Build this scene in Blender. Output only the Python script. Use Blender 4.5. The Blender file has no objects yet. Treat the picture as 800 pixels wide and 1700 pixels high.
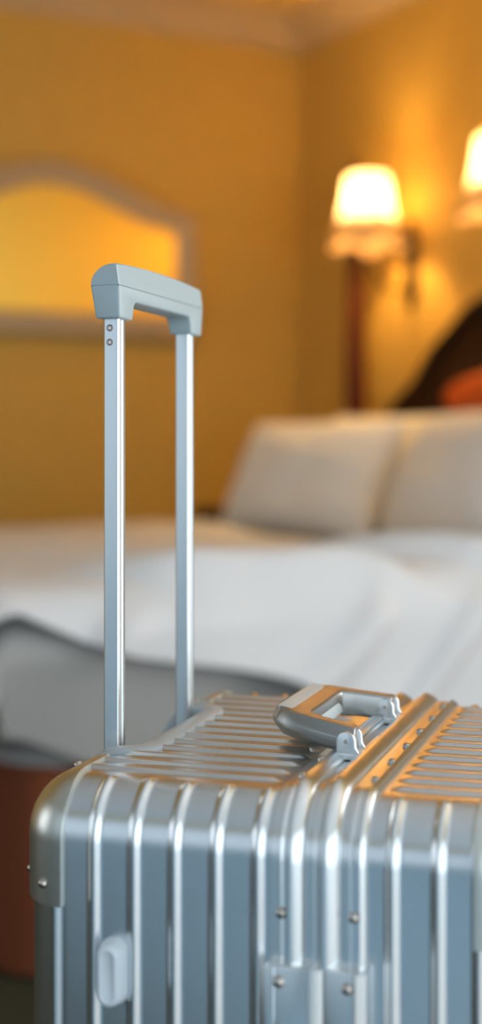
import bpy, bmesh, math, random
import numpy as np
from mathutils import Vector, Matrix, noise

C = bpy.context.scene.collection
S = bpy.context.scene
R = math.radians
random.seed(4)

# ---------------------------------------------------------------- camera, exposure, light
# World axes: X runs along the mirror wall towards the headboard wall, Y runs along the headboard wall away
# from the camera, Z is up, metres.
CAM_Z = 1.05
YAW = R(28.3)
cam = bpy.data.cameras.new('camera')
cam_o = bpy.data.objects.new('camera', cam); C.objects.link(cam_o)
cam_o.location = (0, 0, CAM_Z)
cam_o.rotation_euler = (R(90), 0, -YAW)
cam.sensor_fit = 'VERTICAL'; cam.sensor_height = 36; cam.sensor_width = 36
cam.lens = 50
cam.shift_y = -110 / 1700
cam.clip_start = 0.05
cam.dof.use_dof = True
cam.dof.focus_distance = 1.22
cam.dof.aperture_fstop = 2.0
S.camera = cam_o

S.view_settings.view_transform = 'Standard'
S.view_settings.look = 'None'
S.view_settings.gamma = 1
S.view_settings.use_curve_mapping = False
S.view_settings.exposure = 0.3

w = bpy.data.worlds.new('daylight'); S.world = w; w.use_nodes = True
w.node_tree.nodes['Background'].inputs['Color'].default_value = (0.72, 0.86, 1.0, 1)
w.node_tree.nodes['Background'].inputs['Strength'].default_value = 0.65

def area(name, loc, rot, sx, sy, energy, col):
    l = bpy.data.lights.new(name, 'AREA'); l.shape = 'RECTANGLE'; l.size = sx; l.size_y = sy
    l.energy = energy; l.color = col
    o = bpy.data.objects.new(name, l); C.objects.link(o); o.location = loc; o.rotation_euler = rot
    return o

RX0, RX1, RY0, RY1, RH = -2.6, 3.124, -2.4, 5.257, 2.86       # room bounds
WIN_A = (-0.5, 1.3, 0.30, 2.50)      # tall window on the headboard wall x = RX1, beside the camera: y0, y1, z0, z1
WIN_C = (-1.0, 2.6, 0.06, 2.50)      # curtained window wall behind the camera: x0, x1, z0, z1 on the wall y = RY0
FILL_D = (2.5, 4.3, 0.45, 2.05)       # added unseen opening for pillow fill, on the wall x = RX0 facing the bed's foot: y0, y1, z0, z1
WIN_B = (-2.1, 1.3, 0.70, 2.45)     # window on the wall x = RX0: y0, y1, z0, z1
DAY = (0.80, 0.92, 1.0)
area('window_daylight', (RX1+0.16, (WIN_A[0]+WIN_A[1])/2, 1.40), (R(90), 0, R(90)), 1.8, 2.2, 54, (0.95, 0.96, 0.97))
area('rear_window_daylight', ((WIN_C[0]+WIN_C[1])/2, RY0-0.16, 1.28), (R(90), 0, 0), 3.6, 2.44, 38, DAY)
area('side_window_daylight', (RX0-0.16, (WIN_B[0]+WIN_B[1])/2, 1.575), (R(90), 0, R(-90)), 3.4, 1.75, 2.0, (0.66, 0.86, 1.0))
area('pillow_fill', (RX0-0.16, (FILL_D[0]+FILL_D[1])/2, 1.25), (R(90), 0, R(-90)), 1.8, 1.6, 14, (0.95, 0.97, 1.0))  # added fill light for the pillows, no such window known

# ---------------------------------------------------------------- helpers
MATS = {}
def mat(name, col, rough=0.5, metal=0.0, noise_amt=0.0, noise_scale=40, bump=0.0, bump_scale=200, sheen=0.0, coat=0.0,
        stretch=None):
    m = bpy.data.materials.new(name); m.use_nodes = True
    nt = m.node_tree; b = nt.nodes['Principled BSDF']
    b.inputs['Base Color'].default_value = (*col, 1)
    b.inputs['Roughness'].default_value = rough
    b.inputs['Metallic'].default_value = metal
    if sheen: b.inputs['Sheen Weight'].default_value = sheen
    if coat: b.inputs['Coat Weight'].default_value = coat
    tc = nt.nodes.new('ShaderNodeTexCoord'); vec = tc.outputs['Object']
    if stretch:
        mp = nt.nodes.new('ShaderNodeMapping'); mp.inputs['Scale'].default_value = stretch
        nt.links.new(vec, mp.inputs['Vector']); vec = mp.outputs['Vector']
    if noise_amt:
        n = nt.nodes.new('ShaderNodeTexNoise'); n.inputs['Scale'].default_value = noise_scale
        n.inputs['Detail'].default_value = 4
        nt.links.new(vec, n.inputs['Vector'])
        r = nt.nodes.new('ShaderNodeValToRGB')
        r.color_ramp.elements[0].position = 0.3; r.color_ramp.elements[1].position = 0.7
        r.color_ramp.elements[0].color = (*[c*(1-noise_amt) for c in col], 1)
        r.color_ramp.elements[1].color = (*[min(1, c*(1+noise_amt)) for c in col], 1)
        nt.links.new(n.outputs['Fac'], r.inputs['Fac']); nt.links.new(r.outputs['Color'], b.inputs['Base Color'])
    if bump:
        n2 = nt.nodes.new('ShaderNodeTexNoise'); n2.inputs['Scale'].default_value = bump_scale
        nt.links.new(vec, n2.inputs['Vector'])
        bp = nt.nodes.new('ShaderNodeBump'); bp.inputs['Strength'].default_value = bump; bp.inputs['Distance'].default_value = 0.001
        nt.links.new(n2.outputs['Fac'], bp.inputs['Height']); nt.links.new(bp.outputs['Normal'], b.inputs['Normal'])
    MATS[name] = m
    return m

class MB:
    """collects verts and faces of one mesh"""
    def __init__(s): s.v = []; s.f = []
    def grid(s, P, closed_u=False, closed_v=False, keep=None, flip=False):
        n, m = P.shape[:2]; o = len(s.v); s.v.extend(map(tuple, P.reshape(-1, 3)))
        for i in range(n if closed_u else n-1):
            for j in range(m if closed_v else m-1):
                i2, j2 = (i+1) % n, (j+1) % m
                if keep is not None and not keep[i, j]: continue
                q = (o+i*m+j, o+i2*m+j, o+i2*m+j2, o+i*m+j2)
                s.f.append(q[::-1] if flip else q)
    def poly(s, pts, flip=False):
        o = len(s.v); s.v.extend(map(tuple, pts)); q = tuple(range(o, o+len(pts))); s.f.append(q[::-1] if flip else q)
    def box(s, x0, x1, y0, y1, z0, z1):
        o = len(s.v)
        s.v.extend([(x0,y0,z0),(x1,y0,z0),(x1,y1,z0),(x0,y1,z0),(x0,y0,z1),(x1,y0,z1),(x1,y1,z1),(x0,y1,z1)])
        for q in ((0,3,2,1),(4,5,6,7),(0,1,5,4),(1,2,6,5),(2,3,7,6),(3,0,4,7)): s.f.append(tuple(o+k for k in q))
    def prism(s, outline, a0, a1, fn):
        """outline of (p,q) pairs extruded a0..a1, fn(p,q,a)->xyz"""
        n = len(outline); o = len(s.v)
        s.v.extend([fn(p, q, a0) for p, q in outline]); s.v.extend([fn(p, q, a1) for p, q in outline])
        s.f.append(tuple(o+k for k in range(n))[::-1]); s.f.append(tuple(o+n+k for k in range(n)))
        for k in range(n):
            k2 = (k+1) % n; s.f.append((o+k, o+k2, o+n+k2, o+n+k))
    def lathe(s, prof, c=(0,0,0), n=24, axis='z', cap=True):
        """prof of (radius, height)"""
        P = np.zeros((len(prof), n, 3))
        for i, (r, h) in enumerate(prof):
            for j in range(n):
                a = 2*math.pi*j/n; x, y = r*math.cos(a), r*math.sin(a)
                p = {'z': (x, y, h), 'y': (x, h, -y), 'x': (h, x, y)}[axis]
                P[i, j] = np.add(c, p)
        s.grid(P, closed_v=True, flip=True)
        if cap:
            if prof[0][0] > 1e-6: s.poly(P[0], flip=False)
            if prof[-1][0] > 1e-6: s.poly(P[-1], flip=True)
    def tube(s, pts, r, n=12, cap=True, closed=False):
        pts = [Vector(p) for p in pts]; N = len(pts)
        rr = r if isinstance(r, (list, tuple)) else [r]*N
        P = np.zeros((N, n, 3)); up = None
        for i in range(N):
            t = (pts[(i+1) % N]-pts[i-1]) if closed else (pts[min(i+1, N-1)]-pts[max(i-1, 0)])
            t.normalize()
            if up is None:
                up = Vector((0,0,1)) if abs(t.z) < .9 else Vector((1,0,0))
            up = (up-t*up.dot(t)).normalized(); sd = t.cross(up)
            for j in range(n):
                a = 2*math.pi*j/n; P[i, j] = pts[i]+(up*math.cos(a)+sd*math.sin(a))*rr[i]
        s.grid(P, closed_u=closed, closed_v=True)
        if cap and not closed: s.poly(P[0], flip=False); s.poly(P[-1], flip=True)
    def build(s, name, m, parent=None, smooth=True, bevel=0.0, seg=2, merge=True, angle=40):
        me = bpy.data.meshes.new(name); me.from_pydata([tuple(float(c) for c in v) for v in s.v], [], s.f)
        bm = bmesh.new(); bm.from_mesh(me)
        if merge: bmesh.ops.remove_doubles(bm, verts=bm.verts, dist=1e-6)
        bmesh.ops.recalc_face_normals(bm, faces=bm.faces)
        if bevel:
            ed = [e for e in bm.edges if len(e.link_faces) == 2 and e.calc_face_angle(0) > R(25)]
            bmesh.ops.bevel(bm, geom=ed, offset=bevel, segments=seg, affect='EDGES', profile=.5, clamp_overlap=True)
        bm.to_mesh(me); bm.free()
        if smooth:
            me.shade_smooth()
            me.set_sharp_from_angle(angle=R(angle))
        o = bpy.data.objects.new(name, me); C.objects.link(o)
        o.data.materials.append(MATS[m])
        if parent: o.parent = parent
        return o

def tag(o, label=None, cat=None, group=None, kind=None):
    if label: o['label'] = label
    if cat: o['category'] = cat
    if group: o['group'] = group
    if kind: o['kind'] = kind
    return o
def empty(name, loc, rz=0):
    o = bpy.data.objects.new(name, None); C.objects.link(o); o.location = loc; o.rotation_euler = (0, 0, rz)
    o.empty_display_size = .1
    return o
def part(o, parent, loc=(0,0,0), rot=(0,0,0)):
    o.parent = parent; o.location = loc; o.rotation_euler = rot; return o
def sstep(x, a, b):
    t = np.clip((x-a)/(b-a), 0, 1); return t*t*(3-2*t)

# ---------------------------------------------------------------- materials
def wallpaper(name, col, col2):
    m = mat(name, col, 0.75)
    nt = m.node_tree; b = nt.nodes['Principled BSDF']
    tc = nt.nodes.new('ShaderNodeTexCoord')
    mp1 = nt.nodes.new('ShaderNodeMapping'); mp1.inputs['Scale'].default_value = (1, 1, 8)
    mp2 = nt.nodes.new('ShaderNodeMapping'); mp2.inputs['Scale'].default_value = (8, 8, 1)
    n1 = nt.nodes.new('ShaderNodeTexNoise'); n1.inputs['Scale'].default_value = 14
    n2 = nt.nodes.new('ShaderNodeTexNoise'); n2.inputs['Scale'].default_value = 14
    nt.links.new(tc.outputs['Object'], mp1.inputs[0]); nt.links.new(tc.outputs['Object'], mp2.inputs[0])
    nt.links.new(mp1.outputs[0], n1.inputs['Vector']); nt.links.new(mp2.outputs[0], n2.inputs['Vector'])
    ad = nt.nodes.new('ShaderNodeMath'); ad.operation = 'ADD'
    nt.links.new(n1.outputs['Fac'], ad.inputs[0]); nt.links.new(n2.outputs['Fac'], ad.inputs[1])
    r = nt.nodes.new('ShaderNodeValToRGB')
    r.color_ramp.elements[0].position = 0.35; r.color_ramp.elements[1].position = 0.65
    r.color_ramp.elements[0].color = (*col, 1); r.color_ramp.elements[1].color = (*col2, 1)
    hf = nt.nodes.new('ShaderNodeMath'); hf.operation = 'MULTIPLY'; hf.inputs[1].default_value = .5
    nt.links.new(ad.outputs[0], hf.inputs[0]); nt.links.new(hf.outputs[0], r.inputs['Fac'])
    nt.links.new(r.outputs['Color'], b.inputs['Base Color'])
    return m
wallpaper('wallpaper', (0.63, 0.375, 0.064), (0.71, 0.43, 0.085))
mat('grey_plaster', (0.47, 0.62, 0.72), 0.8, noise_amt=.03)
mat('white_paint', (0.84, 0.86, 0.88), 0.8, noise_amt=.02)
mat('screw_steel', (0.36, 0.29, 0.24), 0.18, 1.0)
mat('ceiling_paint', (0.74, 0.52, 0.16), 0.8, noise_amt=.03)
mat('cream_trim', (0.62, 0.44, 0.23), 0.5, noise_amt=.04)
mat('mirror_frame_paint', (0.52, 0.385, 0.22), 0.45, noise_amt=.06)
mat('carpet', (0.034, 0.032, 0.011), 0.95, noise_amt=.4, noise_scale=120, bump=.5, bump_scale=500)
mat('bounce_white', (0.85, 0.86, 0.85), 0.95, noise_amt=.04, noise_scale=80, bump=.5, bump_scale=500)
mat('bounce_blue', (0.36, 0.55, 0.70), 0.95, noise_amt=.08, noise_scale=80, bump=.5, bump_scale=500)
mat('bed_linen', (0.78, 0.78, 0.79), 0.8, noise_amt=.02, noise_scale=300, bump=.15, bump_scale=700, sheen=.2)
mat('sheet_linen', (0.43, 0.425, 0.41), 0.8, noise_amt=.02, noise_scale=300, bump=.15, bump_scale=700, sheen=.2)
mat('pillow_linen', (0.88, 0.87, 0.86), 0.8, noise_amt=.02, noise_scale=250, bump=.15, bump_scale=700, sheen=.2)
mat('skirt_fabric', (0.20, 0.055, 0.022), 0.85, noise_amt=.12, noise_scale=150, bump=.2, bump_scale=500)
mat('dark_wood', (0.022, 0.0075, 0.003), 0.5, noise_amt=.35, noise_scale=9, stretch=(1, 1, .15))
mat('post_wood', (0.090, 0.018, 0.004), 0.5, noise_amt=.3, noise_scale=9, stretch=(1, 1, .15))
mat('black_wood', (0.012, 0.010, 0.009), 0.35, noise_amt=.2)
mat('orange_upholstery', (0.45, 0.065, 0.002), 0.6, noise_amt=.08, noise_scale=60)
mat('bronze', (0.012, 0.008, 0.004), 0.55, 0.0, noise_amt=.2)
mat('amber_glow_glass', (0.88, 0.60, 0.11), 0.42, 1.0)     # mirror glass, amber and blur painted in for the reflected lamp glow
mat('aluminium', (0.74, 0.77, 0.79), 0.27, 1.0, noise_amt=.02, noise_scale=60, bump=.03, bump_scale=900)
mat('frame_aluminium', (0.78, 0.80, 0.81), 0.27, 1.0, bump=.03, bump_scale=900)
mat('guard_aluminium', (0.66, 0.66, 0.61), 0.34, 1.0, noise_amt=.03)
mat('satin_aluminium', (0.79, 0.82, 0.83), 0.30, 1.0, noise_amt=.02, noise_scale=40, stretch=(40, 40, 1))
mat('steel', (0.60, 0.55, 0.50), 0.16, 1.0, noise_amt=.03)
mat('grip_plastic', (0.40, 0.48, 0.50), 0.42, noise_amt=.015, noise_scale=300, bump=.04, bump_scale=1500)
mat('tray_plastic', (0.42, 0.46, 0.48), 0.4, noise_amt=.015, noise_scale=200)
mat('seam_black', (0.02, 0.022, 0.022), 0.6)
mat('bumper_plastic', (0.72, 0.78, 0.83), 0.3, noise_amt=.01)
mat('handle_grey', (0.36, 0.36, 0.35), 0.32, 0.85, noise_amt=.02)
mat('handle_pad', (0.50, 0.55, 0.56), 0.4, noise_amt=.02)
mat('rubber', (0.02, 0.02, 0.02), 0.6)
mat('window_paint', (0.7, 0.7, 0.68), 0.4)

# lamp shade: pleated fabric that lets light through
m = mat('shade_fabric', (0.85, 0.72, 0.5), 0.8)
nt = m.node_tree; outn = nt.nodes['Material Output']
df = nt.nodes.new('ShaderNodeBsdfDiffuse'); df.inputs['Color'].default_value = (0.85, 0.72, 0.50, 1)
tr = nt.nodes.new('ShaderNodeBsdfTranslucent'); tr.inputs['Color'].default_value = (0.88, 0.80, 0.74, 1)
mx = nt.nodes.new('ShaderNodeMixShader'); mx.inputs[0].default_value = .27
nt.links.new(df.outputs[0], mx.inputs[1]); nt.links.new(tr.outputs[0], mx.inputs[2]); nt.links.new(mx.outputs[0], outn.inputs['Surface'])
for k_ in ('bronze', 'black_wood', 'dark_wood', 'post_wood', 'skirt_fabric'): MATS[k_].node_tree.nodes['Principled BSDF'].inputs['Specular IOR Level'].default_value = .2
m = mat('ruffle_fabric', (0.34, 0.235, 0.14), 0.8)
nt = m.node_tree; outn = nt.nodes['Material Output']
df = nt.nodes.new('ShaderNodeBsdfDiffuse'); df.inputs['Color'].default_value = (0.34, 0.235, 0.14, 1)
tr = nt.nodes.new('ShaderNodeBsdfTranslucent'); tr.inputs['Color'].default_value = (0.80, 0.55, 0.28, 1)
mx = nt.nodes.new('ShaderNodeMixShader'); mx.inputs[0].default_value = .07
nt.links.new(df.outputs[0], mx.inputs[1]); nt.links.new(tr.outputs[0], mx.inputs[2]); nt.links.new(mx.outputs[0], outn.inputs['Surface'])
m = mat('bulb_glow', (1, .8, .5), 0.5)
b = m.node_tree.nodes['Principled BSDF']
b.inputs['Emission Color'].default_value = (1, .66, .30, 1); b.inputs['Emission Strength'].default_value = 30

# ---------------------------------------------------------------- the room
def struct(o): o['kind'] = 'structure'; return o
T = .16
def wall_with_hole(name, axis, c, a0, a1, hole, out, m='wallpaper'):
    """wall slab on the plane axis=c between a0..a1, hole (h0,h1,z0,z1), slab reaches to c+out"""
    mb = MB(); lo, hi = sorted((c, c+out))
    def bx(p0, p1, z0, z1):
        if axis == 'x': mb.box(lo, hi, p0, p1, z0, z1)
        else: mb.box(p0, p1, lo, hi, z0, z1)
    e = a0
    for h0, h1, z0, z1 in ([] if not hole else hole if isinstance(hole, list) else [hole]):
        bx(e, h0, 0, RH); bx(h0, h1, 0, z0); bx(h0, h1, z1, RH); e = h1
    bx(e, a1, 0, RH)
    return struct(mb.build(name, m, smooth=False, merge=False))
mb = MB(); mb.box(RX0-T, RX1+T, RY0-T, RY1+T, -.1, 0); struct(mb.build('floor', 'carpet', smooth=False))
mb = MB(); mb.box(RX0-T, RX1+T, RY0-T, RY1+T, RH, RH+.1); ceil_o = struct(mb.build('ceiling', 'ceiling_paint', smooth=False))
mb = MB(); mb.box(RX0+.5, RX1-.75, RY0+.35, 3.1, RH-.012, RH+.001); mb.build('bounce_panel', 'white_paint', ceil_o, bevel=.006)  # unseen white panel added so the case top reflects neutral light
wall_with_hole('wall_left', 'y', RY1, RX0-T, RX1+T, None, T)            # mirror wall
wall_with_hole('wall_right', 'x', RX1, RY0, RY1, WIN_A, T)               # headboard wall
wall_with_hole('wall_back', 'y', RY0, RX0-T, RX1+T, WIN_C, -T, 'grey_plaster')
wall_with_hole('wall_side', 'x', RX0, RY0, RY1, [WIN_B, FILL_D], -T, 'grey_plaster')

# crown moulding: profile (out from wall, down from ceiling)
CROWN = [(0, .125), (.012, .125), (.016, .108), (.03, .098), (.05, .075), (.07, .045), (.095, .032), (.118, .026), (.122, .012), (.135, .010), (.135, 0), (0, 0)]
def crown(name, fn, a0, a1):
    mb = MB(); mb.prism(CROWN, a0, a1, fn); return struct(mb.build(name, 'cream_trim', angle=25))
crown('trim_1', lambda p, q, a: (a, RY1-p, RH-q), RX0, RX1)
crown('trim_2', lambda p, q, a: (RX1-p, a, RH-q), RY0, RY1)
crown('trim_3', lambda p, q, a: (a, RY0+p, RH-q), RX0, RX1)
crown('trim_4', lambda p, q, a: (RX0+p, a, RH-q), RY0, RY1)
BASEB = [(0, 0), (.018, 0), (.018, .09), (.012, .105), (.006, .115), (0, .12)]
mb = MB(); mb.prism(BASEB, RX0, RX1, lambda p, q, a: (a, RY1-p, q)); struct(mb.build('baseboard_left', 'cream_trim'))
mb = MB(); mb.prism(BASEB, RY0, RY1, lambda p, q, a: (RX1-p, a, q)); struct(mb.build('baseboard_right', 'cream_trim'))

# unseen rugs added behind the camera to colour the case's reflections
mb = MB(); mb.box(-2.4, -.25, -2.1, .35, .0, .012); bounce_rug = mb.build('bounce_rug', 'bounce_blue', bevel=.004); tag(bounce_rug, 'added unseen blue grey rug lying by the side window', 'bounce_rug')
mb = MB(); mb.box(-.05, 2.7, -2.2, .30, .0, .018); bounce_rug = mb.build('bounce_rug', 'bounce_white', bevel=.006); tag(bounce_rug, 'added unseen white rug lying before the tall rear window', 'bounce_rug')

# windows that let the daylight in (behind and beside the camera)
def window(name, axis, c, hole):
    h0, h1, z0, z1 = hole
    def bx(mb, p0, p1, a, b_):
        if axis == 'y': mb.box(p0, p1, c-.10, c-.04, a, b_)
        else: mb.box(c-.10, c-.04, p0, p1, a, b_)
    mb = MB()
    for p0, p1, a, b_ in ((h0, h0+.05, z0, z1), (h1-.05, h1, z0, z1), (h0+.05, h1-.05, z0, z0+.05), (h0+.05, h1-.05, z1-.05, z1)): bx(mb, p0, p1, a, b_)
    root = struct(mb.build(name, 'window_paint', smooth=False, merge=False))
    mb = MB(); mid = (h0+h1)/2; bx(mb, mid-.025, mid+.025, z0+.05, z1-.05); mb.build('window_mullion', 'window_paint', root, smooth=False)
    return root
window('window_1', 'x', RX1+.14, WIN_A)
window('window_3', 'y', RY0, WIN_C)
window('window_2', 'x', RX0, WIN_B)
window('fill_opening', 'x', RX0, FILL_D)  # frame of the added opening for the pillow fill

# ---------------------------------------------------------------- mirror on the far wall
def mirror():
    cx, zb = 1.985, 1.480
    root = empty('wall_mirror', (cx, RY1-.030, zb)); root.rotation_euler = (R(-1.0), 0, 0)      # hung leaning back a little
    tag(root, 'wall mirror with arched pale frame glowing amber behind the telescopic suitcase handle', 'mirror')
    HW, SH, AP = .615, .52, .680            # half width, shoulder height, apex height
    def outline(inset, n=40):
        hw, sh, ap, zb_ = HW-inset, SH-inset*.85, AP-inset, inset
        pts = [(-hw, zb_), (hw, zb_), (hw, sh-.03)]
        pts += [(hw-.01, sh-.012), (hw-.04, sh)]
        x0 = hw-.10
        for k in range(n+1):
            x = x0-(2*x0)*k/n
            t = abs(x)/x0
            z = sh+.012+(ap-sh-.012)*(math.cos(math.pi*t)*.5+.5)**.72
            pts.append((x, z))
        pts += [(-hw+.04, sh), (-hw+.01, sh-.012), (-hw, sh-.03)]
        return pts
    loops = [(0, 0), (0, .030), (.012, .042), (.045, .046), (.075, .034), (.088, .020), (.095, .014)]
    P = np.array([[(x, -d, z) for x, z in outline(ins)] for ins, d in loops])
    mb = MB(); mb.grid(P, closed_v=True); mb.build('mirror_frame', 'mirror_frame_paint', root, angle=50)
    mb = MB(); mb.poly([(x, -.015, z) for x, z in outline(.092)]); mb.poly([(x, -.002, z) for x, z in outline(.092)])
    mb.build('mirror_glass', 'amber_glow_glass', root, smooth=False)
mirror()

# ---------------------------------------------------------------- wall sconces
def sconce_root():
    root = empty('wall_sconce', (0, 0, 0))
    # local: +X out of the wall is -X world; built with the wall at x=0, arm towards -X
    mb = MB()
    prof = []
    for k in range(25):
        t = k/24; z = -.17+.34*t
        ww = .016+.026*math.sin(math.pi*t)**.6+.010*math.exp(-((t-.2)/.09)**2)+.010*math.exp(-((t-.8)/.09)**2)
        prof.append((ww, z))
    P = np.zeros((len(prof), 16, 3))
    for i, (ww, z) in enumerate(prof):
        for j in range(16):
            a = math.pi*j/15
            P[i, j] = (-.020*math.sin(a)-.002, ww*math.cos(a), z)
    mb.grid(P); mb.poly(P[0]); mb.poly(P[-1])
    mb.poly(list(P[:, 0])+list(P[::-1, -1]))
    mb.build('backplate', 'bronze', root)
    mb = MB(); pts = []
    for k in range(22):
        t = k/21
        x = -.015-.188*(t**.8); z = -.09-.02*math.sin(math.pi*min(1, t*1.25))*1+.105*t**2.5
        pts.append((x, 0, z))
    mb.tube(pts, [.008-.002*(k/21) for k in range(22)], 10); mb.build('arm', 'bronze', root)
    cx = -.203
    mb = MB(); mb.lathe([(.0, .010), (.022, .012), (.026, .020), (.013, .026), (.0125, .10), (.006, .105), (0, .105)], (cx, 0, 0)); mb.build('candle_socket', 'cream_trim', root)
    mb = MB(); mb.lathe([(.0, .105), (.010, .108), (.019, .128), (.021, .145), (.015, .168), (.006, .188), (0, .192)], (cx, 0, 0), 16); mb.build('bulb', 'bulb_glow', root)
    mb = MB(); n = 72; zs = 22
    P = np.zeros((zs, n, 3))
    for i in range(zs):
        t = i/(zs-1)
        for j in range(n):
            a = 2*math.pi*j/n
            r = .080+.022*t+.044*t**3
            lobe = abs(math.cos(3*a+.5))**.8
            r *= 1+.035*lobe*t**4
            z = .322-.245*t-(.030*lobe)*t**3
            r *= 1+.006*math.cos(36*a)
            if t < .10: r -= .012*((.10-t)/.10)**2
            P[i, j] = (cx+r*math.cos(a), r*math.sin(a), z)
    mb.grid(P[:15], closed_v=True); shade = mb.build('lamp_shade', 'shade_fabric', root, angle=60)
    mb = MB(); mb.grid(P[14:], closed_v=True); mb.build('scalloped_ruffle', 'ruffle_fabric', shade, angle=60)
    mb = MB(); mb.tube([(cx+.068*math.cos(2*math.pi*k/36), .068*math.sin(2*math.pi*k/36), .320) for k in range(36)], .003, 6, closed=True)
    for k in range(3):
        a = 2*math.pi*k/3; mb.tube([(cx, 0, .192+.03), (cx+.068*math.cos(a), .068*math.sin(a), .320)], .0015, 6)
    mb.build('shade_ring', 'bronze', root)
    return root
def sconce_light(y, z0):
    l = bpy.data.lights.new('sconce_bulb_light', 'POINT'); l.energy = 11.5; l.color = (1.0, .64, .22); l.shadow_soft_size = .03
    o = bpy.data.objects.new('sconce_bulb_light', l); C.objects.link(o); o.location = (RX1-.203, y, z0+.225)
SZ = 1.735
sc = sconce_root()
def copy_tree(o, parent=None):
    c = o.copy(); C.objects.link(c); c.parent = parent
    for ch in o.children: copy_tree(ch, c)
    return c
sc2 = copy_tree(sc)
sc.location = (RX1, 4.433, SZ); sc2.location = (RX1, 3.652, SZ)
tag(sc, 'lit wall sconce with bell shaped fabric shade above the dark bed post', 'lamp', 'wall sconces over the bed')
tag(sc2, 'lit wall sconce over the carved headboard peak, nearer and cut by the photo edge', 'lamp', 'wall sconces over the bed')
for y in (4.433, 3.652): sconce_light(y, SZ)

# ---------------------------------------------------------------- bed
BX0, BX1, BY0, BY1 = .924, 3.00, 2.626, 4.696
bed = empty('bed', ((BX0+BX1)/2, (BY0+BY1)/2, 0))
tag(bed, 'large bed with dark carved headboard, tall post and red brown skirt', 'bed')
bl, bw = (BX1-BX0)/2, (BY1-BY0)/2
def rrect(hx, hy, r, n=10):
    pts = []
    for cx, cy, a0 in ((hx-r, hy-r, 0), (-hx+r, hy-r, 90), (-hx+r, -hy+r, 180), (hx-r, -hy+r, 270)):
        for k in range(n+1):
            a = R(a0+90*k/n); pts.append((cx+r*math.cos(a), cy+r*math.sin(a)))
    return pts
# mattress
prof = [(-.02, .40), (0, .42), (0, .66), (-.012, .69), (-.045, .71), (-.12, .715)]
P = []
for ins, z in prof: P.append([(x, y, z) for x, y in rrect(bl+ins, bw+ins, .10)])
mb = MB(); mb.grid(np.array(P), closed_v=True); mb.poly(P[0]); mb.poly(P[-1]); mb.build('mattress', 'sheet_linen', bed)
# skirt with soft vertical pleats
base = rrect(bl-.004, bw-.004, .06, 6)
dense = []
for k in range(len(base)):
    a, b_ = Vector(base[k]), Vector(base[(k+1) % len(base)]); m_ = max(1, int((b_-a).length/.012))
    for q in range(m_): dense.append(a.lerp(b_, q/m_))
P = np.zeros((7, len(dense), 3)); acc = 0
for k, p in enumerate(dense):
    q = dense[(k+1) % len(dense)]; t = (q-dense[k-1]).normalized(); nrm = Vector((t.y, -t.x))
    acc += (q-p).length
    wv = math.sin(acc*2*math.pi/.19)*.5+math.sin(acc*2*math.pi/.31+1)*.5
    for i in range(7):
        z = .012+.41*i/6; am = .010*(1-i/6)+.002
        P[i, k] = (p.x+nrm.x*am*wv, p.y+nrm.y*am*wv, z)
mb = MB(); mb.grid(P, closed_v=True); mb.poly(P[-1]); mb.build('bed_skirt', 'skirt_fabric', bed, angle=70)
for sx in (-1, 1):
    for sy in (-1, 1):
        mb = MB(); mb.lathe([(.035, 0), (.04, .02), (.03, .10), (.04, .14), (.04, .40)], (sx*(bl-.15), sy*(bw-.15), 0), 16); mb.build('leg', 'dark_wood', bed)
# headboard, local coordinates with the wall side at +X
hx = bl+.012
def hb_outline(d=0):
    pts = [(-1.0, .30), (1.0, .30)]
    half = [(1.0, .95), (.97, 1.02), (.90, 1.07), (.82, 1.12), (.76, 1.165), (.70, 1.22), (.64, 1.255), (.58, 1.29), (.53, 1.345), (.47, 1.405), (.41, 1.44), (.34, 1.485), (.27, 1.53), (.20, 1.55), (.12, 1.565), (.06, 1.585), (0, 1.59)]
    pts += half+[(-y, z) for y, z in half[-2::-1]]
    return pts
mb = MB(); mb.prism(hb_outline(), hx, hx+.06, lambda y, z, a: (a, y, z)); hb = mb.build('headboard', 'dark_wood', bed, bevel=.008, angle=35)
hp = hb_outline()[2:]
mb = MB(); mb.tube([(hx-.004, y*.985, z-.012) for y, z in hp], .022, 10); mb.build('carved_moulding', 'dark_wood', hb)
P = np.zeros((10, 36, 3))
for i in range(10):
    t = i/9
    for j in range(36):
        a = 2*math.pi*j/36
        P[i, j] = (hx-.002-.045*math.cos(t*math.pi/2), 0+.42*math.sin(t*math.pi/2)*math.cos(a), 1.220+.095*math.sin(t*math.pi/2)*math.sin(a))
mb = MB(); mb.grid(P, closed_v=True); o = mb.build('padded_medallion', 'orange_upholstery', hb); o['label'] = 'orange padded oval set in the dark headboard'
mb = MB(); mb.tube([(hx-.006, .435*math.cos(2*math.pi*k/48), 1.220+.11*math.sin(2*math.pi*k/48)) for k in range(48)], .016, 8, closed=True); mb.build('medallion_rim', 'dark_wood', hb)
for sy in (1, -1):
    pr = [(.046, 0), (.046, .10), (.036, .13), (.036, .50), (.050, .53), (.050, .62), (.038, .66), (.034, .8), (.040, 1.0), (.042, 1.2), (.038, 1.4), (.033, 1.6), (.028, 1.82), (.038, 1.86), (.024, 1.90), (.022, 1.94), (.036, 1.99), (.040, 2.03), (.030, 2.08), (.012, 2.13), (.010, 2.15), (0, 2.165)]
    mb = MB(); mb.lathe(pr, (hx+.03, sy*(bw+.005), 0), 24); mb.build('bed_post', 'post_wood', bed)

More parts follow.
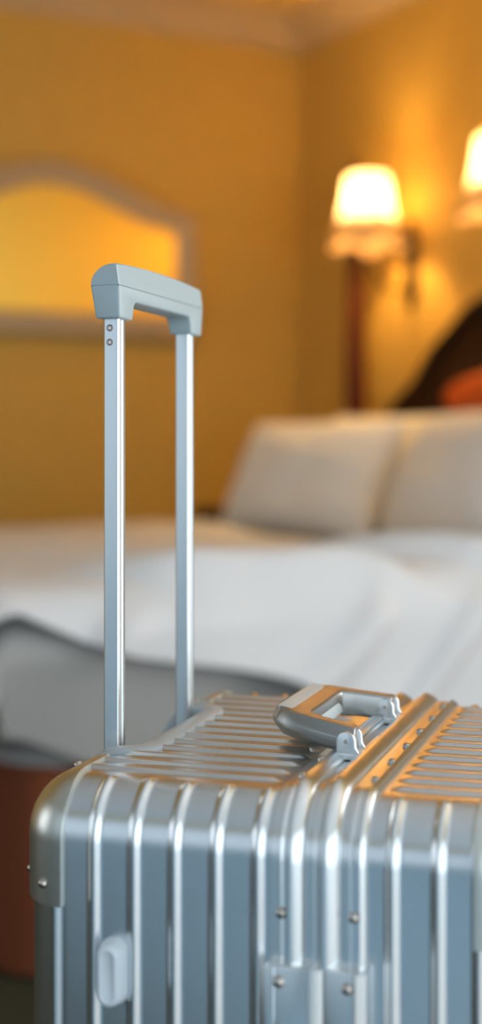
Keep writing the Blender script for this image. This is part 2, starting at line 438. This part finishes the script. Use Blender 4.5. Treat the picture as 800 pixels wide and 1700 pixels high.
# the sheet that hangs over the side and the foot under the duvet
def bend(c, r):
    """1D coordinate c along cloth (c>0 on top); returns (horizontal, drop)"""
    if c >= 0: return c, 0.0
    a = -c/r
    if a < math.pi/2: return -r*math.sin(a), -r*(1-math.cos(a))
    return -r, -r-(-c-r*math.pi/2)
def cloth(name, mname, x0, x1, y0, y1, ztop, r, na, nb, overfoot, near_len, far_len, wr, thick, sag=0.0):
    P = np.zeros((na, nb, 3))
    for i in range(na):
        fa = i/(na-1)
        a = -overfoot+(x1-x0+overfoot)*fa
        nl = near_len(max(a, 0))
        nbn = int(nb*.34)
        for j in range(nb):
            if j < nbn: b_ = -nl*(1-j/nbn)
            else:
                b_ = ((j-nbn)/(nb-1-nbn))*(y1-y0+far_len)
            hy_, dz = bend(b_, r)
            if b_ > (y1-y0)-.0:
                h2, d2 = bend((y1-y0)-b_, r); hy_ = (y1-y0)-h2; dz = d2
            hx_, dx = bend(a, r)
            k = (.5+.5*math.cos(math.pi*min(1, max(0, dz/-.25)))) if dx < 0 else 1
            x = x0+hx_; y = y0+hy_; z = ztop+dz+dx*(1 if dz > -.02 else max(.0, 1+dz/.15))
            wz, wn = wr(a, b_, x, y)
            side = min(1, -dz/.06) if dz < 0 else 0
            foot = min(1, -dx/.06) if dx < 0 else 0
            top = (1-side)*(1-foot)
            P[i, j] = (x-wn*foot, y-(wn*side if b_ < 1 else -wn*side), z+wz*top)
    mb = MB(); mb.grid(P); o = mb.build(name, mname, angle=80, merge=False)
    so = o.modifiers.new('thickness', 'SOLIDIFY'); so.thickness = thick; so.offset = 1
    return o
def nz(x, y, z=0): return noise.noise(Vector((x, y, z)))
def wr_sheet(a, b_, x, y):
    return .004*nz(a*6, b_*6), .006*math.sin(a*9+2*nz(a*2, b_*3))+.007*nz(a*5, b_*2, 3)+(.004-.30*max(0, -b_-.12) if b_ < 0 else 0)
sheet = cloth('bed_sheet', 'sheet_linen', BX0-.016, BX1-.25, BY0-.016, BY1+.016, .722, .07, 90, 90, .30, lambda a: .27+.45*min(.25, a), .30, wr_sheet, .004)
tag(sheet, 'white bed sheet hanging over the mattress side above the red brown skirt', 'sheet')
def wr_duvet(a, b_, x, y):
    e = math.exp(-(max(b_, -.3)/.5)**2)
    d = a*.9+b_*1.4
    f = .034*math.exp(-(math.sin(d*6.5+2.2*nz(a*1.8, b_*1.8))/.42)**2)*e*sstep(a, .05, .4)*2-.01
    f += .030*nz(a*2.6, b_*2.6, 7)+.008*nz(a*5, b_*4, 2)
    puff = .018*math.exp(-((b_-.10)/.16)**2)
    return float(.5*(f-.008+math.sqrt((f+.008)**2+.0002))+puff), float((.034*math.exp(-(math.sin(a*8-b_*9+1.6*nz(a*2.2, b_*2.2))/.45)**2))*sstep(-b_, .0, .12)+.018*nz(a*4, b_*4, 9)+.006)
duvet = cloth('duvet', 'bed_linen', BX0-.038, BX1-.80, BY0-.038, BY1+.038, .754, .075, 220, 240, .20, lambda a: .065+.31*min(a, 1.2)+.015*math.sin(a*9), .25, wr_duvet, .018)
tag(duvet, 'rumpled white duvet spread over the bed behind the suitcase', 'duvet')

# ---------------------------------------------------------------- pillows
def pillow(name, w_, h_, th, seed=0, flange=0.0):
    n = 40; mb = MB()
    for sgn in (1, -1):
        P = np.zeros((n+1, n+1, 3))
        for i in range(n+1):
            for j in range(n+1):
                u, v = 2*i/n-1, 2*j/n-1
                e = (max(0, 1-abs(u)**2.6)*max(0, 1-abs(v)**2.6))**.5
                pin = 1-.055*(1-abs(v)**2)*1 if True else 1
                x = u*w_/2*(1-.05*(1-v*v)); z = v*h_/2*(1-.06*(1-u*u))
                yv = sgn*th/2*e+.010*nz(u*2+seed, v*2, sgn)*e+.006*nz(u*5+seed, v*5, sgn+3)*e
                P[i, j] = (x, yv, z+h_/2)
        mb.grid(P)
    return mb.build(name, 'pillow_linen', angle=80)
def place_pillow(o, x, y, z, lean, rz):
    """standing pillow: face turned to -X, leaning back towards the headboard"""
    o.matrix_world = Matrix.Translation((x, y, z)) @ Matrix.Rotation(R(-90+rz), 4, 'Z') @ Matrix.Rotation(R(-lean), 4, 'X')
    return o
G = 'pillows leaning on the headboard'
p = place_pillow(pillow('pillow', .90, .44, .20, 11), 2.79, 4.14, .735, 12, 0); tag(p, 'white pillow leaning on the headboard behind the pillow nearest the mirror wall', 'pillow', G)
p = place_pillow(pillow('pillow', .94, .46, .20, 21), 2.79, 3.17, .735, 12, 0); tag(p, 'white pillow leaning on the headboard behind the pillow below the carved peak', 'pillow', G)
p = place_pillow(pillow('pillow', .82, .44, .23, 31), 2.47, 4.24, .735, 24, 8); tag(p, 'white front pillow at the far side of the bed, beside the dark nightstand', 'pillow', G)
p = place_pillow(pillow('pillow', .90, .455, .26, 41), 2.42, 3.27, .735, 24, -9); tag(p, 'white front pillow below the orange padded oval of the headboard', 'pillow', G)

# ---------------------------------------------------------------- nightstand beyond the bed
ns = empty('nightstand', (2.815, 5.00, 0))
tag(ns, 'dark nightstand showing just beyond the far edge of the bed beside a pillow', 'nightstand')
mb = MB(); mb.box(-.21, .21, -.20, .20, .12, .765); mb.build('body', 'black_wood', ns, bevel=.004)
mb = MB(); mb.box(-.235, .235, -.225, .225, .766, .80); mb.build('top', 'black_wood', ns, bevel=.006)
for k in range(2):
    z0 = .16+.29*k
    mb = MB(); mb.box(-.228, -.211, -.17, .17, z0, z0+.26); d = mb.build('drawer', 'black_wood', ns, bevel=.003)
    mb = MB(); mb.lathe([(.006, -.232), (.006, -.24), (.014, -.25), (.012, -.258), (0, -.26)], (0, 0, z0+.13), 12, axis='x'); mb.build('knob', 'bronze', d)
for sx in (-1, 1):
    for sy in (-1, 1):
        mb = MB(); mb.lathe([(.014, 0), (.022, .12)], (sx*.18, sy*.17, 0), 12); mb.build('leg', 'black_wood', ns)

# ---------------------------------------------------------------- suitcase
XL, XR = -.0130, .3835                                    # back and front faces of the case (x)
W, D, H, RR, TOP = .455, .3705, .70, .045, .79       # width (y), depth (x), shell height, edge radius, top height
suit = empty('suitcase', (.3791, 1.0494, 0), -R(28.3+17.3))
tag(suit, 'ribbed silver aluminium suitcase with its telescopic handle pulled up', 'suitcase')
XA, XB = .194, .2665          # the frame between the two shells
NEAR_RIBS = [.0215+.0326*k for k in range(6)] + [.2850, .3180, .3470]
TOP_RIBS = [.0570+.0284*k for k in range(13)]
def bead(c, ribs, hw=.0058, amp=.0034):
    o = np.zeros_like(c)
    for r_ in ribs:
        t = np.clip(np.abs(c-r_)/hw, 0, 1); o = np.maximum(o, amp*(np.cos(math.pi*t)*.5+.5)**.8)
    return o
def rmap(p, extra=0.0, ribs=True, cut_lo=False, cut_hi=False):
    """points p on the outer box -> rounded ribbed shell (z measured from the top plane)"""
    p = np.asarray(p, float)
    lo = np.array([XL+RR, RR, -H+RR]); hi = np.array([XR-RR, W-RR, -RR])
    q = np.clip(p, lo, hi); d = p-q
    L = np.linalg.norm(d, axis=-1, keepdims=True); n = d/np.maximum(L, 1e-9)
    ext = extra
    if ribs:
        ny = np.abs(n[..., 1]); nzv = n[..., 2]
        wn = sstep(ny, .12, .32); wt = (1-sstep(ny, .02, .16))
        # the ends of the top ribs fade just before the frame
        ends = sstep(np.abs(p[..., 0]-(XA+XB)/2), (XB-XA)/2+.004, (XB-XA)/2+.016)
        ext = extra+(bead(p[..., 0], NEAR_RIBS)*wn+bead(p[..., 1], TOP_RIBS, .0066, .0030)*wt*ends)
        ext = ext[..., None]
    return q+n*(RR+ext)
def lin(a, b, st):
    n = max(2, int(round((b-a)/st))+1); return np.linspace(a, b, n)
def axis_z(fine=.0022):
    return np.concatenate([[-H], lin(-H+.01, -H+RR, .01), lin(-H+RR+.05, -.10, .06), lin(-.095, -RR, .01)[:-1], lin(-RR, 0, fine)])
def axis_y():
    return np.concatenate([lin(0, RR, .0022), lin(RR, W-RR, .0013)[1:-1], lin(W-RR, W, .0022)])
# recess for the telescopic handle: x < 0.056, y 0.112..0.343, at the top of the back shell
RY_0, RY_1, RXE, RC = .108, .336, .0575, .034
def recess_sdf(x, y):
    cy, hy_ = (RY_0+RY_1)/2, (RY_1-RY_0)/2
    dx = x-(RXE-RC); dy = np.abs(y-cy)-(hy_-RC)
    return np.where((dx > 0) & (dy > 0), np.hypot(np.maximum(dx, 0), np.maximum(dy, 0))-RC, np.maximum(dx, dy)-RC)
def shell(name, x0, x1, low_end):
    mb = MB()
    xs = lin(x0, x1, .00125); ys = axis_y(); zs = axis_z()
    def face(A, B, fn, cut=None):
        U, V = np.meshgrid(A, B, indexing='ij'); p = fn(U, V); keep = None
        Q = rmap(p)
        if cut is not None:
            c = cut(Q); keep = ~(c[:-1, :-1] & c[1:, :-1] & c[:-1, 1:] & c[1:, 1:])
        mb.grid(Q, keep=keep)
    def cut(Q): return (recess_sdf(Q[..., 0], Q[..., 1]) < -.0045) & (Q[..., 2] > -.062)
    face(xs, zs, lambda U, V: np.stack([U, np.zeros_like(U), V], -1))
    face(xs, zs, lambda U, V: np.stack([U, np.full_like(U, W), V], -1))
    xt = lin(x0, x1, .0018)
    xt = np.concatenate([xs[xs < x0+RR], lin(max(x0+RR, x0), x1, .003)]) if low_end else np.concatenate([lin(x0, x1-RR, .003), xs[xs > x1-RR]])
    xt = np.unique(np.concatenate([xs]))
    face(xt, ys, lambda U, V: np.stack([U, V, np.zeros_like(U)], -1), cut if low_end else None)
    face(lin(x0, x1, .004), lin(0, W, .008), lambda U, V: np.stack([U, V, np.full_like(U, -H)], -1))
    xe = XL if low_end else XR
    zb = np.concatenate([[-H], lin(-H+.01, -H+RR, .01), lin(-.10-.5, -.10, .08), lin(-.095, -RR, .0025)[:-1], lin(-RR, 0, .0022)])
    face(ys, np.unique(np.round(zb, 5)), lambda U, V: np.stack([np.full_like(U, xe), U, V], -1), cut if low_end else None)
    mb.v = [(x, y, z+TOP) for x, y, z in mb.v]
    return mb.build(name, 'aluminium', suit, angle=60)
back_shell = shell('back_shell', XL, XA+.004, True)
front_shell = shell('front_shell', XB-.004, XR, False)

# frame: cross-section (x, height above shell), swept around the case
PROF = [(XA, -.004), (XA, .0022), (XA+.0012, .0034), (.2018, .0034), (.2026, .0046), (.2052, .0037), (.2060, .0034), (.2082, .0034), (.2088, .0096),
        (.2096, .0108), (.2106, .0110), (.2130, .0104), (.2165, .0088), (.2195, .0068), (.2206, .0058), (.2214, .0036), (.2280, .0036), (.2286, .0066), (.2294, .0074), (.2326, .0074), (.2334, .0066), (.2338, .0050), (.2344, .0076),
        (.2346, .0108), (.2354, .0118), (.2364, .0120), (.2390, .0114), (.2428, .0096), (.2458, .0074), (.2468, .0062), (.2474, .0038), (.2494, .0040), (.2542, .0040), (.2548, .0046), (.2566, .0041), (.2574, .0040), (.2618, .0040), (.2622, .0060), (.2628, .0065), (.2650, .0054), (.2660, .0046), (XB, .0040), (XB, -.004)]
def loop_path(r, n=14):
    """(y, z) points and outward normals around the case"""
    out = []
    for cy, cz, a0 in ((W-r, -r, 90), (r, -r, 180), (r, -H+r, 270), (W-r, -H+r, 0)):
        pass
    for cy, cz, a0 in ((W-r, -r, 0), (r, -r, 90), (r, -H+r, 180), (W-r, -H+r, 270)):
        for k in range(n+1):
            a = R(a0+90*k/n); out.append(((cy+r*math.cos(a), cz+r*math.sin(a)), (math.cos(a), math.sin(a))))
    return out
lp = loop_path(RR)
P = np.array([[(x, y+ny*h, z+nz_*h+TOP) for x, h in PROF] for (y, z), (ny, nz_) in lp])
mb = MB(); mb.grid(P, closed_u=True); frame = mb.build('frame', 'frame_aluminium', suit, angle=28)

def rivet_mesh(r=.0039, h=.0035):
    mb = MB(); mb.lathe([(r*1.0, -.001), (r, .0004), (r*.92, h*.45), (r*.66, h*.8), (r*.32, h*.97), (0, h)], (0, 0, 0), 16)
    return mb
rv = rivet_mesh(); proto = rv.build('rivet', 'steel'); rmesh = proto.data; bpy.data.objects.remove(proto)
def rivet(parent, loc, nrm, sc=1.0, label=None):
    o = bpy.data.objects.new('rivet', rmesh); C.objects.link(o); o.parent = parent
    o.location = (loc[0], loc[1], loc[2]+TOP); o.scale = (sc, sc, sc)
    o.rotation_euler = Vector(nrm).to_track_quat('Z', 'Y').to_euler()
    return o
for y in (.063, .127, .191, .255, .319, .383):
    rivet(frame, (.2598, y, .0042), (0, 0, 1))
for y in (.057, .117, .345, .40):
    rivet(frame, (.2040, y, .0050), (0, 0, 1))
rivet(frame, (.2040, -.0050, -.081), (0, -1, 0), 1.1)
rivet(frame, (.2578, -.0042, -.0795), (0, -1, 0), 1.1)

# hinge plates on the near side: two leaves around a knuckle
def plate(name, x0, x1, ztop, y0, y1):
    mb = MB(); mb.box(x0, x1, y0, y1, TOP-.26, TOP+ztop); return mb.build(name, 'frame_aluminium', suit, bevel=.0012, seg=2)
pl = plate('hinge_leaf', .1935, .2262, -.1165, -.0150, -.0028)
mb = MB(); mb.box(.1935, .2010, -.0162, -.0150, TOP-.26, TOP-.1170); mb.build('leaf_edge', 'frame_aluminium', pl, bevel=.0005)
pr_ = plate('hinge_leaf', .2385, .2690, -.1155, -.0150, -.0028)
mb = MB(); mb.prism([(.2610, -.0148), (.2610, -.0178), (.2618, -.0184), (.2664, -.0164), (.2690, -.0148)], TOP-.26, TOP-.1160, lambda x, y, a: (x, y, a)); mb.build('leaf_edge', 'frame_aluminium', pr_, angle=35)
mb = MB(); mb.prism([(.2264, -.003), (.2264, -.0172), (.2272, -.0180), (.2284, -.0178), (.2350, -.0150), (.2378, -.0132), (.2384, -.0122), (.2384, -.003)], TOP-.26, TOP-.1165, lambda x, y, a: (x, y, a)); kn = mb.build('hinge_knuckle', 'satin_aluminium', suit, angle=35)
for z in (-.1275, -.162, -.20): rivet(pl, (.2048, -.0152, z), (0, -1, 0), 1.15)
for z in (-.1270, -.181): rivet(pr_, (.2556, -.0152, z), (0, -1, 0), 1.15)

# corner guards wrapped over the upper corners
def guard(mirror_x, mirror_y):
    off, wth = .0036, .0275
    mb = MB()
    def mp(p, e=off):
        Q = rmap(p, extra=e, ribs=False)
        if mirror_x: Q[..., 0] = D-Q[..., 0]
        if mirror_y: Q[..., 1] = W-Q[..., 1]
        Q[..., 2] += TOP
        return Q
    def face(A, B, fn, edges):
        U, V = np.meshgrid(A, B, indexing='ij'); mb.grid(mp(fn(U, V)))
        for ax, idx in edges:                              # turned-in rim along the open edges
            u = A if ax == 'v' else np.array([A[idx]]); v = B if ax == 'u' else np.array([B[idx]])
            U2, V2 = np.meshgrid(u, v, indexing='ij'); p = fn(U2, V2)
            rows = [mp(p, e).reshape(-1, 3) for e in (off, off*.5, -.001)]
            mb.grid(np.array(rows))
    fx = lin(XL, wth, .0022); fz = lin(-.095, 0, .0025); fy = lin(0, .095, .0025)
    zpart = fz
    face(fx, zpart, lambda U, V: np.stack([U, 0*U, V], -1), (('u', -1), ('v', 0)))
    face(fx, fy, lambda U, V: np.stack([U, V, 0*U], -1), (('u', -1), ('v', -1)))
    face(lin(0, .030, .0022), fz, lambda U, V: np.stack([0*U+XL, U, V], -1), (('u', -1), ('v', 0)))
    face(lin(.030, .095, .0025), lin(-.030, 0, .0022), lambda U, V: np.stack([0*U+XL, U, V], -1), (('v', 0), ('u', -1)))
    g = mb.build('corner_guard', 'guard_aluminium', suit, angle=50)
    def rp(p):
        q = np.array(p, float); lo = np.array([XL+RR, RR, -H+RR]); c = np.clip(q, lo, [XR-RR, W-RR, -RR]); n = (q-c)/np.linalg.norm(q-c)
        s = c+n*(RR+off)
        if mirror_x: s[0] = D-s[0]; n[0] = -n[0]
        if mirror_y: s[1] = W-s[1]; n[1] = -n[1]
        return s, n
    for p in ((.0095, 0, -.0790), (XL, .036, -.0790), (.004, .078, 0)):
        s, n = rp(p); rivet(g, s, n, 1.0)
    return g
for mx_ in (False, True):
    for my_ in (False, True): guard(mx_, my_)

# recessed tray around the telescopic poles
def tray():
    path = []
    cy = (RY_0+RY_1)/2
    for k in range(14): path.append((XL+(RXE-RC-XL)*k/13, RY_0, 0, -1))
    for k in range(1, 13): a = R(-90+90*k/12); path.append((RXE-RC+RC*math.cos(a), RY_0+RC+RC*math.sin(a), math.cos(a), math.sin(a)))
    for k in range(1, 30): path.append((RXE, RY_0+RC+(RY_1-RY_0-2*RC)*k/29, 1, 0))
    for k in range(1, 13): a = R(90*k/12); path.append((RXE-RC+RC*math.cos(a), RY_1-RC+RC*math.sin(a), math.cos(a), math.sin(a)))
    for k in range(1, 14): path.append((XL+(RXE-RC-XL)*(1-k/13), RY_1, 0, 1))
    prof = [(-.0005, -.0005), (-.0005, .0022), (.0006, .0032), (.0025, .0040), (.0060, .0046), (.0100, .0050), (.0140, .0048), (.0170, .0038), (.0188, .0020), (.0196, -.004), (.0200, -.022), (.0202, -.052)]
    P = np.zeros((len(path), len(prof), 3))
    for i, (x, y, nx, ny) in enumerate(path):
        for j, (o_, h) in enumerate(prof):
            px, py = x-nx*o_, y-ny*o_
            xs = max(0.0, min(px-XL, RR)); dz = -RR+math.sqrt(max(0, RR*RR-(RR-xs)**2))
            dz = max(dz, -.035)
            z = dz+h if j < 11 else -.056
            P[i, j] = (max(px, XL), py, max(z, -.056)+TOP)
    mb = MB(); mb.grid(P)
    o = len(mb.v)
    mb.poly([P[i, -1] for i in range(len(path))])
    return mb.build('handle_tray', 'tray_plastic', suit, angle=50)
tray()

# telescopic poles: fluted cross-section
PX0, PX1 = .0100, .0240
def pole(y0, y1):
    xa, xb = PX0, PX1; c = .0022
    # near face flat, +X face with two flutes
    sec = [(xa, y0+.0012), (xa+.0012, y0), (xb-c, y0)]
    for k in range(1, 5): a = R(-90+90*k/5); sec.append((xb-c+c*math.cos(a), y0+c+c*math.sin(a)))
    sec += [(xb, y0+c), (xb, y0+.0048), (xb-.0016, y0+.0056), (xb-.0016, y0+.0108), (xb-.0004, y0+.0114), (xb-.0004, y0+.0136)]
    L = y1-y0
    sec += [(xb-.0008, y1-c)]
    for k in range(1, 5): a = R(90*k/5); sec.append((xb-.0008-c+c*math.cos(a), y1-c+c*math.sin(a)))
    sec += [(xb-.0008-c, y1), (xa+.0012, y1), (xa, y1-.0012)]
    mb = MB(); mb.prism(sec, TOP-.055, TOP+.375, lambda x, y, a: (x, y, a))
    return mb.build('telescopic_pole', 'satin_aluminium', suit, angle=35)
PY = ((.1225, .1412), (.3024, .3210))
poles = [pole(*p) for p in PY]
def screw(parent, x, z, y):
    mb = MB(); mb.lathe([(.0, .0004), (.0014, .0004), (.0015, -.0011), (.0024, -.0012), (.0029, -.0006), (.0030, .0005)], (x, y, TOP+z), 20, axis='y', cap=False)
    # hexagonal socket look: dark recess plus head
    return mb.build('screw', 'screw_steel', parent)
for z in (.3608, .3486): screw(poles[0], .0158, z, .1225)

# grip: upper shell, lower shell, thin dark seam
GX0, GX1, GY0, GY1 = .0018, .0283, .1130, .3330
ZS, ZT, ZB = .3962, .4185, .3685
def grip():
    xm, n = (GX0+GX1)/2, 12
    def sec_upper(f, y):       # D-shaped section above the seam; f grows at the ends for the rounding
        pts = [(GX1-.0006*f, ZS+.0004), (GX1-.0010, ZS+.010), (GX1-.0022, ZT-.0018), (GX1-.0034, ZT-.0006), (GX1-.0050, ZT-.0001)]
        cx, rx, rz = GX1-.0062, GX1-.0062-GX0, ZT-ZS-.0006
        for k in range(n+1):
            a = R(90+90*k/n); pts.append((cx+rx*math.cos(a), ZS+.0004+rz*math.sin(a)))
        return pts
    mid = (GY0+GY1)/2; hl = (GY1-GY0)/2
    ys = [GY0+.0002, GY0+.0010, GY0+.0028]+list(np.linspace(GY0+.006, GY1-.006, 24))+[GY1-.0028, GY1-.0010, GY1-.0002]
    P = []
    for k, y in enumerate(ys):
        t = abs(y-mid)/hl
        sh = {0: .950, 1: .982, 2: .997}.get(min(k, len(ys)-1-k), 1.0)
        crown_ = -.0035*t**2.2                                   # the top bows down towards the ends
        row = []
        for x, z in sec_upper(0, y):
            zz = ZS+.0004+(z-ZS-.0004)*(1+crown_/(ZT-ZS))
            row.append((xm+(x-xm)*sh, y, ZS+.0004+(zz-ZS-.0004)*sh+TOP))
        P.append(row)
    P = np.array(P); mb = MB(); mb.grid(P, closed_v=True); mb.poly(P[0]); mb.poly(P[-1])
    up = mb.build('grip_top', 'grip_plastic', suit, angle=32)
    # lower shell: U outline in (y, z), inset slightly towards the bottom on the outer sides
    LEG = .0335
    def u_outline(d=0):
        a = [(GY0, ZS+.0009), (GY0+.0030, ZB)]
        a += [(GY0+LEG, ZB), (GY0+LEG+.0010, ZB+.006), (GY0+LEG+.0026, ZB+.0120), (GY0+LEG+.0055, ZB+.0150), (GY0+LEG+.0095, ZB+.0162)]
        a += [(GY1-LEG-.0095, ZB+.0162), (GY1-LEG-.0055, ZB+.0150), (GY1-LEG-.0026, ZB+.0120), (GY1-LEG-.0010, ZB+.006), (GY1-LEG, ZB)]
        a += [(GY1-.0030, ZB), (GY1, ZS+.0009)]
        return a
    ol = u_outline()
    def taper(z): t = (ZS-z)/(ZS-ZB); return t
    mb = MB()
    secs = [(0, 0)]
    n_ = len(ol); V = []
    for side in (0, 1):
        for y, z in ol:
            t = taper(z)
            x = GX0+.0036*t if side == 0 else GX1-.0006*t
            V.append((x, y, z+TOP))
    mb.v = V
    mb.f = [tuple(range(n_)), tuple(range(n_, 2*n_))[::-1]]
    for k in range(n_):
        k2 = (k+1) % n_; mb.f.append((k, k+n_, k2+n_, k2))
    bmo = mb.build('grip_base', 'grip_plastic', suit, bevel=.0020, seg=3, angle=32)
    mb = MB(); mb.box(GX0+.0006, GX1-.0006, GY0+.0008, GY1-.0008, TOP+ZS-.0014, TOP+ZS+.0008); mb.build('grip_seam', 'seam_black', suit)
grip()

# white bumper stud on the near side
def bumper():
    cx, cz, hw, hh = .0705, -.1395, .0100, .0240
    def cap(ins):
        r = hw-ins; pts = []
        for k in range(13): a = R(180*k/12); pts.append((cx+r*math.cos(a), cz+hh-hw+r*math.sin(a)))
        for k in range(13): a = R(180+180*k/12); pts.append((cx+r*math.cos(a), cz-hh+hw+r*math.sin(a)))
        return pts
    rows = [(-.002, .001), (-.0012, -.003), (.0, -.0100), (.0008, -.0128), (.0024, -.0146), (.0042, -.0150), (.0050, -.0142)]
    P = np.array([[(x, y, z+TOP) for x, z in cap(i)] for i, y in rows])
    mb = MB(); mb.grid(P, closed_v=True); mb.poly(P[-1]); mb.poly(P[0])
    o = mb.build('side_bumper', 'bumper_plastic', suit, angle=50); o['label'] = 'white plastic oblong bumper stud'
    return o
bumper()

# carry handle folded down on the top, with its two hinge brackets
HZ = .0190                                  # pivot height above the top plane
ch = MB()
outer = [(.2270, .1300), (.1900, .1390), (.1650, .1480), (.1540, .1560), (.1475, .1690), (.1470, .1850), (.1470, .2560), (.1475, .2700), (.1540, .2830), (.1650, .2910), (.1900, .2990), (.2270, .3080)]
inner = [(.2270, .2880), (.1950, .2800), (.1840, .2740), (.1820, .2660), (.1820, .1750), (.1840, .1670), (.1950, .1600), (.2270, .1510)]
def lift(x): return (.2225-x)*.13
ring = outer+inner
def hsec(zlo, zhi, mb, outer, inner):
    n1, n2 = len(outer), len(inner)
    # quads between outer and inner rails; both rails resampled to the same count
    def resample(pl, m_):
        pl = [Vector(p) for p in pl]; L = [0]
        for a, b_ in zip(pl, pl[1:]): L.append(L[-1]+(b_-a).length)
        out = []
        for k in range(m_):
            s_ = L[-1]*k/(m_-1); i = max(j for j in range(len(L)) if L[j] <= s_+1e-9); i = min(i, len(pl)-2)
            out.append(pl[i].lerp(pl[i+1], (s_-L[i])/(L[i+1]-L[i])))
        return out
    o_, i_ = [Vector(p) for p in outer], [Vector(p) for p in inner[::-1]]
    # match inner points to the outer ones by index
    idx = [0, 1, 1, 2, 3, 3, 4, 4, 5, 6, 6, 7]
    rows = []
    for k, p in enumerate(o_):
        q = i_[idx[k]]; m_ = p.lerp(q, .5); d = (p-q).normalized(); wd = (p-q).length
        c1 = .0062
        zl, zh = zlo+lift(p.x), zhi+lift(p.x)
        zl2, zh2 = zlo+lift(q.x), zhi+lift(q.x)
        a = [(p.x-d.x*c1, p.y-d.y*c1, zl), (p.x, p.y, zl+.0085), (p.x, p.y, zh-.0095), (p.x-d.x*c1*.8, p.y-d.y*c1*.8, zh),
             (q.x+d.x*.002, q.y+d.y*.002, zh2), (q.x, q.y, zh2-.002), (q.x, q.y, zl2+.003), (q.x+d.x*.003, q.y+d.y*.003, zl2)]
        rows.append([(x, y, z+TOP) for x, y, z in a])
    P = np.array(rows); mb.grid(P, closed_v=True); mb.poly(P[0]); mb.poly(P[-1])
hsec(HZ-.0125, HZ+.0100, ch, outer, inner)
carry = ch.build('carry_handle', 'handle_grey', suit, bevel=.0010, seg=2, angle=30)
P = np.zeros((9, 10, 3))
for i in range(9):
    for j in range(10):
        y = .1630+(.2790-.1630)*i/8; t = j/9
        x = .1540+.0305*math.sin(t*math.pi/2); z = HZ+.0112+.0006*math.sin(math.pi*t)-.020*(1-math.cos(t*math.pi/2))**1.1+lift(x)
        P[i, j] = (x, y, z+TOP)
mb = MB(); mb.grid(P)
mb.poly(list(P[0])+[(.155, .163, TOP+HZ+.004)]); mb.poly(list(P[-1])+[(.155, .279, TOP+HZ+.004)])
o = mb.build('grip_pad', 'handle_pad', carry, angle=50); o['label'] = 'lighter grey pad on the crossbar'
def bracket(y0):
    mb = MB()
    for yy in (y0-.0135, y0+.0105):           # two lugs either side of the arm
        arch = [(.2135, .0040), (.2135, HZ)]
        for k in range(1, 12): a = R(180-180*k/12); arch.append((.2215+.0080*math.cos(a), HZ+.0080*math.sin(a)))
        arch += [(.2295, HZ), (.2298, .0140), (.2320, .0105), (.2345, .0085), (.2345, .0040)]
        mb.prism(arch, yy, yy+.0050, lambda p_, q_, a: (p_, a, q_+TOP))
    b_ = mb.build('handle_bracket', 'satin_aluminium', suit, bevel=.0011, seg=2, angle=40)
    mb = MB(); mb.box(.2130, .2350, y0-.0150, y0+.0165, TOP+.0042, TOP+.0100); mb.build('bracket_foot', 'satin_aluminium', b_, bevel=.0012)
    mb = MB(); mb.lathe([(0, y0-.0145), (.0017, y0-.0143), (.0020, y0-.0136), (.0020, y0+.0155), (0, y0+.0156)], (.2215, 0, TOP+HZ), 12, axis='y'); mb.build('pivot_pin', 'steel', b_)
bracket(.1395); bracket(.2985)
mb = MB(); mb.box(.2125, .2205, .158, .281, TOP+.0085, TOP+.0112); mb.build('handle_base_strip', 'satin_aluminium', suit, bevel=.001)

# four wheels in housings under the case
for sx in (.05, D-.05):
    for sy in (.06, W-.06):
        mb = MB(); mb.lathe([(.030, .088), (.030, .066), (.022, .058), (0, .058)], (sx, sy, 0), 20); hs = mb.build('wheel_housing', 'tray_plastic', suit)
        mb = MB(); mb.lathe([(.008, -.011), (.024, -.011), (.0275, -.008), (.0275, .008), (.024, .011), (.008, .011)], (sx, sy, .0277), 24, axis='y'); mb.build('wheel', 'rubber', hs)
